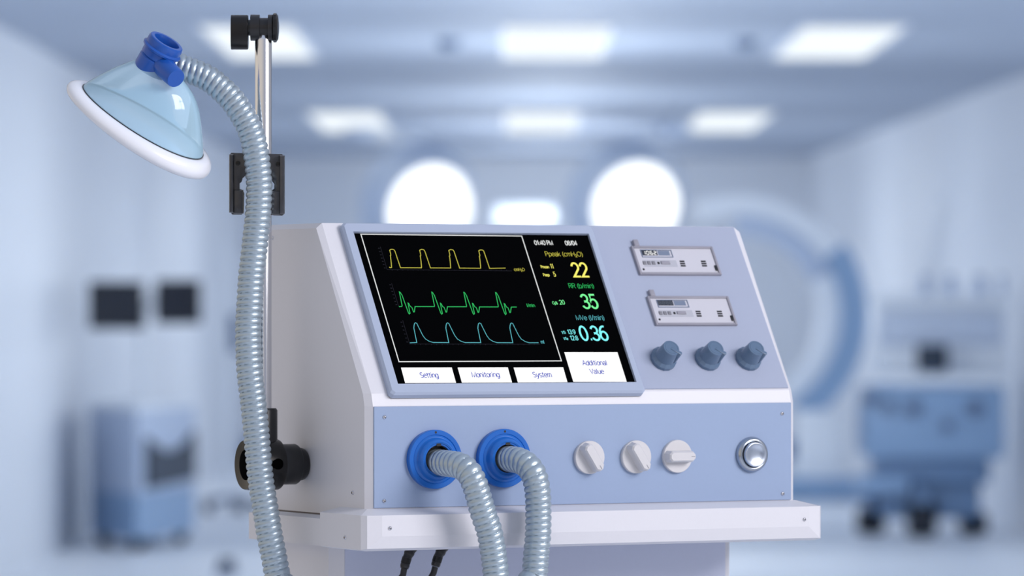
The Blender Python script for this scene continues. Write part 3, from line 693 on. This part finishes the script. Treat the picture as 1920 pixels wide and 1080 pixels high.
mp(loft(MB(), [egg(130, 0, h, o) for o, h in cp], True), 'mask_cushion', M_CUSH, sharp=70, label='soft white cushion')
eb = mk(-36, 0, 93); TE = TR(eb, a1, aw.cross(a1), aw)
s = km
elb = mp(MB().lathe([(r*s, z*s) for r, z in ((0, 0), (33, 0), (33, 25), (32, 26.5), (30.5, 28), (33, 30), (33.5, 42), (35, 43), (38, 44.5), (38.5, 48), (36, 50), (34.5, 51), (35, 60), (33.5, 65), (32, 66), (26, 66), (25, 64), (25, 34), (0, 34))], TE, 56), 'elbow_connector', M_ELBOW, sharp=30)
ns = eb+aw*s*24; ne = P(330, 147.5, (ns.y-55*km))
dn = (ne-ns); L = dn.length; TN = axis_frame(ns, dn)
mp(MB().lathe([(20*s, 0), (20*s, L*.45), (18.5*s, L*.96), (17.3*s, L), (0, L)], TN, 48), 'side_nozzle', M_ELBOW, elb, 30)
st = hpath[0]; d_ = (hpath[6]-st).normalized()
mp(MB().lathe([(0, -.02), (.0105, -.02), (.0105, .004), (.0098, .006), (0, .006)], axis_frame(st, d_), 40), 'hose_spigot', M_ELBOW, elb)

# ================================================================== POWER CABLES UNDER THE TRAY
def cable(pp, label):
    yl_ = .030
    w_ = [l2w(hit(x, y, (0, yl_, 0), (0, 1, 0))) for x, y in pp]
    o = empty('power_cable', w_[0], label, 'cable')
    path = resample(w_[:5], .0006); n = len(path)
    def bld(mb, name, m, par): return mb.build(name, m, par, -w_[0], 40)
    L_ = [.0052-.0012*min(1, i/n*1.4)+(.0004 if (i//5) % 2 else 0) for i in range(n)]
    re = bld(MB().tube(path, L_, 20), 'strain_relief', M_BLACK, o)
    i2 = int(n*.62); bld(MB().tube(path[i2:i2+9], .0046, 20), 'collar', M_BLACKG, re)
    tail = [w_[4], w_[5], w_[6], w_[6]+Vector((-.005, .0, -.12)), w_[6]+Vector((-.01, 0, -.6)), Vector((w_[6].x-.01, w_[6].y, .162))]
    bld(MB().tube(resample(tail, .006), .0030, 14), 'cord', M_BLACK, o)
cable([(777, 1020), (771, 1030), (765, 1042), (761, 1053), (758, 1066), (755, 1082), (751, 1105)], 'black power cable under the tray, nearer the long hose')
cable([(836, 1018), (830, 1028), (823, 1041), (819, 1052), (816, 1063), (811, 1082), (805, 1105)], 'black power cable under the tray, nearer the hose of the first blue port')

# ================================================================== BACKGROUND EQUIPMENT
M_EQB = mat('equipment_blue', lin((142, 170, 202)), .4, noise=.03, nscale=4)
M_EQD = mat('equipment_deep_blue', lin((112, 140, 174)), .4)
M_EQW = mat('equipment_white', (.84, .87, .91), .4)
M_EQP = mat('equipment_pale_panel', (.60, .66, .77), .45)
M_EQG = mat('equipment_grey', lin((188, 200, 220)), .45)
M_BAY = mat('bay_dark', lin((42, 54, 70)), .5)
M_EQK = mat('equipment_dark', (.012, .016, .026), .4)
M_EQS = mat('equipment_slate', lin((95, 112, 140)), .45)
E_LAMP = emis('surgical_lamp_glow', (.95, .98, 1.0), 1.8)

# --- surgical lights
def surgical(px, py, Y, axis, rpx, label, mount, knee):
    c = P(px, py, Y); k_ = Y/F; r = rpx*k_
    o = empty('surgical_light', c, label, 'lamp', 'surgical lights')
    ax = Vector(axis).normalized(); T = axis_frame((0, 0, 0), ax)
    MB().lathe([(0, -.02), (r*.97, -.02), (r, 0), (r*.97, .02), (0, .03)], T, 48).build('lens', E_LAMP, o)
    MB().lathe([(r*1.0, -.02), (r*1.08, -.03), (r*1.34, -.22), (r*1.42, -.25), (r*1.34, -.30), (r*1.0, -.38), (r*.4, -.40), (0, -.41)], T, 48).build('lamp_housing', M_EQG, o)
    K = P(*knee)-c; Mo = P(*mount); Mo.z = CEILZ; Mo = Mo-c
    back = -ax*.40
    MB().tube(resample([back, (back+K)/2+Vector((0, .1, .03)), K], .05), .035, 14).build('arm', M_EQW, o)
    MB().tube([K, Vector((Mo.x, Mo.y, K.z+.05)), Mo-Vector((0, 0, .02))] if abs(K.x-Mo.x) > .01 else [K, Mo-Vector((0, 0, .02))], .04, 14).build('post', M_EQW, o)
    MB().lathe([(0, -.09), (.12, -.09), (.17, -.02), (.17, 0), (0, 0)], Matrix.Translation(Mo), 32).build('ceiling_mount', M_EQG, o)
surgical(806, 392, 40.0, (.42, -.85, -.25), 84, 'round glowing surgical light nearer the chrome pole', (680, 190, 41.8), (790, 262, 41.6))
surgical(1192, 388, 40.0, (.30, -.88, -.25), 84, 'round glowing surgical light above the two plug in meters', (1262, 190, 41.8), (1200, 258, 41.6))

# --- white equipment head between the surgical lights
Y = 43.0; k_ = Y/F; c = P(982, 402, Y)
o = empty('imaging_head', (c.x, c.y, 0), 'white rounded imaging column topped between the two surgical lights', 'medical equipment')
MB().box((0, 0, c.z), (122*k_, .3, 42*k_), bev=.07, seg=4).build('detector_head', M_EQW, o)
MB().box((0, .05, (c.z-.08)/2+.03), (.2, .16, c.z-.16), bev=.02).build('column', M_EQW, o)
MB().box((0, 0, .04), (.6, .6, .08), bev=.02).build('base', M_EQG, o)

# --- C-arm ring
Y = 39.0; k_ = Y/F; c = P(1385, 590, Y)
o = empty('c_arm', (c.x, c.y, 0), 'large blurred white and blue C shaped scanner arm behind the right edge of the ventilator', 'medical equipment')
def arc(r0, r1, a0, a1_, d0, d1, n=60):
    v, f = [], []
    for i in range(n+1):
        a = math.radians(a0+(a1_-a0)*i/n); ca, sa = math.cos(a), math.sin(a)
        for r_, d in ((r0, d0), (r1, d0), (r1, d1), (r0, d1)): v.append((r_*k_*ca, d, c.z+r_*k_*sa))
    for i in range(n):
        for q_ in range(4): f.append((i*4+q_, i*4+(q_+1) % 4, (i+1)*4+(q_+1) % 4, (i+1)*4+q_))
    f += [(0, 1, 2, 3), (n*4+3, n*4+2, n*4+1, n*4)]
    return MB().add(v, f)
arc(188, 224, 33, 112, -.18, .18).build('upper_arc', M_EQW, o)
arc(150, 186, 25, 92, -.05, .14).build('inner_rail', M_EQG, o)
arc(190, 238, -58, 34, -.20, .20).build('blue_shell', M_EQB, o)
arc(150, 189, -62, 24, -.12, .16).build('inner_liner', M_EQW, o)
zb_ = c.z-200*k_
MB().box((150*k_, 0, zb_/2+.05), (.35, .5, zb_+.1), bev=.04).build('stand', M_EQW, o)
MB().box((110*k_, 0, .09), (280*k_, .7, .18), bev=.03).build('base', M_EQB, o)

# --- anaesthesia workstation on the right
Y = 32.7; k_ = Y/F
fx = lambda px: (px-CX)/F*Y
fz = lambda py: CAMZ+(YH-py)/F*Y
X0 = fx(1745)
o = empty('anaesthesia_machine', (X0, Y, 0), 'blurred blue anaesthesia workstation on black wheels by the right wall', 'medical equipment')
def bx(x0, x1, y0, y1, d0, d1, m, name, par=o, bev=.03):
    return MB().box(((fx(x0)+fx(x1))/2-X0, (d0+d1)/2, (fz(y0)+fz(y1))/2), (fx(x1)-fx(x0), d1-d0, fz(y0)-fz(y1)), bev=bev).build(name, m, par)
bx(1618, 1876, 722, 858, -.3, .35, M_EQB, 'drawer_block'); bx(1636, 1852, 856, 906, -.2, .35, M_EQD, 'lower_block')
bx(1650, 1836, 905, 972, -.12, .35, M_EQD, 'plinth'); bx(1606, 1700, 890, 925, -.3, .3, M_EQB, 'foot_rail')
bx(1664, 1880, 700, 722, -.34, .35, M_EQW, 'worktop'); bx(1642, 1886, 572, 702, .15, .35, M_EQW, 'back_panel')
bx(1650, 1884, 585, 648, .11, .152, M_EQP, 'instrument_panel'); bx(1636, 1890, 553, 574, .06, .35, M_EQW, 'top_shelf')
for px, py, r in ((1705, 764, 15), (1820, 764, 16), (1768, 796, 11), (1659, 760, 12), (1624, 745, 14)):
    MB().lathe([(0, 0), (r*k_, 0), (r*k_*.9, .05), (0, .06)], TR((fx(px)-X0, -.3, fz(py)), (1, 0, 0), (0, 0, 1), (0, -1, 0)), 24).build('dial', M_EQS, o)
bx(1612, 1632, 722, 850, -.26, .3, M_EQD, 'side_rail')
for px, dy, r in ((1722, -.25, 32), (1637, .25, 24), (1830, .2, 20)):
    MB().lathe([(0, -.095), (r*k_*.85, -.095), (r*k_, -.07), (r*k_, .07), (r*k_*.85, .095), (0, .095)], TR((fx(px)-X0, dy, r*k_), (0, 1, 0), (0, 0, 1), (1, 0, 0)), 24).build('wheel', M_EQK, o)
    MB().box((fx(px)-X0, dy, (r*2*k_+.22)/2), (.09, .1, .22), bev=.01).build('wheel_fork', M_EQD, o)
mo = empty('small_monitor', (fx(1745), Y-.12, fz(700)), 'small dark screen standing on the worktop of the blue workstation', 'monitor')
MB().box((0, 0, 29*k_), (58*k_, .06, 50*k_), bev=.012).build('screen', M_BAY, mo); MB().box((0, .02, 3*k_), (24*k_, .1, 6*k_), bev=.005).build('stand', M_EQS, mo)
for i, (px, wpx) in enumerate(((1737, 20), (1785, 24), (1840, 26), (1880, 14))):
    lb = ['first grey jar from the left on top of the blue workstation', 'second grey jar from the left on top of the blue workstation', 'third and widest grey jar on top of the blue workstation', 'narrow grey jar at the wall end on top of the blue workstation'][i]
    r = wpx/2*k_; j = empty('jar', (fx(px), Y+.1, fz(553)), lb, 'jar', 'jars on the workstation shelf')
    MB().lathe([(0, 0), (r, 0), (r, 26*k_), (r*.7, 31*k_), (0, 31*k_)], None, 24).build('body', M_EQG, j)
    MB().lathe([(0, 30*k_), (r*.7, 30*k_), (r*.65, 36*k_), (0, 36*k_)], None, 24).build('lid', M_EQS, j)

# --- equipment cart on the left
Yc = floorY(1036); kc = Yc/F
cf = P(256, 900, Yc)
o = empty('equipment_cart', (cf.x, cf.y, 0), 'blurred blue and grey equipment cart near the left wall', 'cart')
A = Vector((P(169, 900, Yc+.9).x-cf.x, .9)); B = Vector((P(365, 900, Yc+1.3).x-cf.x, 1.3)); C_ = A+B
def zc(py): return CAMZ+(YH-py)/F*Yc
zt1, zm, zb1 = zc(770), zc(927), zc(1012)
def pz(z0, z1, m, name, par=o, ins=0):
    cen = C_/2; pp_ = [Vector((0, 0)), B, C_, A]; pp_ = [(p-cen)*(1-ins)+cen for p in pp_]
    return MB().prism([(p.x, p.y) for p in pp_], z0, z1).build(name, m, par)
pz(zm, zt1, M_EQG, 'upper_cabinet'); pz(zb1, zm, M_EQB, 'lower_cabinet', ins=.002); pz(zt1, zt1+.035, M_EQW, 'top', ins=-.03)
dB = B.normalized(); nB = Vector((dB.y, -dB.x))
# dark bay with a curved upper edge in the right face
TB_ = TR((0, 0, 0), (dB.x, dB.y, 0), (0, 0, 1), (nB.x, nB.y, 0)); LB = B.length
MB().prism([(LB*.14, zc(918)), (LB*.95, zc(908)), (LB*.95, zc(818)), (LB*.84, zc(836)), (LB*.66, zc(850)), (LB*.44, zc(852)), (LB*.28, zc(840)), (LB*.14, zc(822))], .001, .03, TB_).build('open_bay', M_BAY, o)
for t, u_ in ((.12, .12), (.85, .12), (.12, .85), (.85, .85)):
    p = B*t+A*u_
    MB().lathe([(0, -.04), (.06, -.04), (.075, -.02), (.075, .02), (.06, .04), (0, .04)], TR((p.x, p.y, .075), (0, 1, 0), (0, 0, 1), (1, 0, 0)), 24).build('caster', M_EQK, o)
    MB().box((p.x, p.y, (zb1+.08)/2), (.07, .08, zb1-.06), bev=.006).build('caster_fork', M_EQS, o)
# stand with two screens on the cart
pm = Vector((cf.x, cf.y, 0))+Vector((C_.x/2, C_.y/2, zt1+.035))
o = empty('monitor_stand', pm, 'slim white post with crossbar rising from the blurred cart', 'stand')
Ym = pm.y; kq = Ym/F
hgt = P(0, 568, Ym).z-pm.z
MB().tube([(0, 0, 0), (0, 0, hgt)], .028, 16).build('post', M_EQW, o); MB().lathe([(0, 0), (.13, 0), (.12, .02), (0, .025)], None, 24).build('foot', M_EQW, o)
xl_, xr_ = P(218, 570, Ym).x-pm.x, P(335, 570, Ym).x-pm.x
MB().tube([(xl_, 0, hgt), (xr_, 0, hgt)], .025, 12).build('crossbar', M_EQW, o)
for x0, x1, y0, y1, lb in ((167, 270, 528, 617, 'wider of two dark screens on the post above the blurred cart'), (292, 377, 525, 607, 'narrower of two dark screens on the post above the blurred cart')):
    c = P((x0+x1)/2, (y0+y1)/2, Ym-.09)
    t = empty('wall_monitor', c, lb, 'monitor', 'dark monitors above the cart')
    ww, hh = (x1-x0)*kq, (y1-y0)*kq
    MB().box((0, 0, 0), (ww, .06, hh), bev=.01).build('casing', M_EQK, t)
    MB().box((0, -.031, 0), (ww*.93, .004, hh*.9)).build('screen', mat('monitor_glass', (.008, .012, .022), .15), t)
    MB().box((0, .045, 0), (.1, .04, .1)).build('bracket', M_EQW, t)

# --- drip stand in the distance behind the long hose
Yd = floorY(962); dS = P(431, 955, Yd)
o = empty('drip_stand', (dS.x, dS.y, 0), 'thin drip stand with a dark pump in the distance behind the long hose', 'stand')
MB().tube([(0, 0, .1), (0, 0, 2.0)], .014, 12).build('pole', M_EQW, o)
MB().box((.04, -.03, P(0, 625, Yd).z), (18*Yd/F, .1, 70*Yd/F), bev=.01).build('pump', M_EQS, o)
for a in range(5):
    an = 2*PI*a/5+.2; e = Vector((math.cos(an)*.21, math.sin(an)*.21, .08))
    lg = MB().tube([(0, 0, .12), e], .02, 10).build('leg', M_EQS, o)
    MB().lathe([(0, -.02), (.035, -.02), (.04, 0), (.035, .02), (0, .02)], TR((e.x, e.y, .04), (0, 1, 0), (0, 0, 1), (1, 0, 0)), 20).build('caster', M_EQK, o)
Yp_ = floorY(1075); c = P(425, 1068, Yp_)
o = empty('foot_pedal', (c.x, c.y, 0), 'small dark foot pedal on the floor beside the blurred cart', 'pedal')
MB().box((0, 0, .02), (.12, .16, .04), bev=.01).build('base', M_EQS, o)
MB().box((0, 0, .06), (.09, .12, .05), bev=.015).build('treadle', M_EQK, o)
# --- ceiling detectors
for px, lb in ((842, 'small grey ceiling detector left of the nearer middle light panel'), (1396, 'small grey ceiling detector right of the nearer middle light panel')):
    Yt = hc*F/(YH-75); c = P(px, 75, Yt)
    t = MB().lathe([(0, -.06), (.05, -.05), (.075, -.015), (.075, 0), (0, 0)], None, 24).build('ceiling_detector', M_EQS); t.location = (c.x, c.y, CEILZ); tag(t, lb, 'detector', 'ceiling detectors')
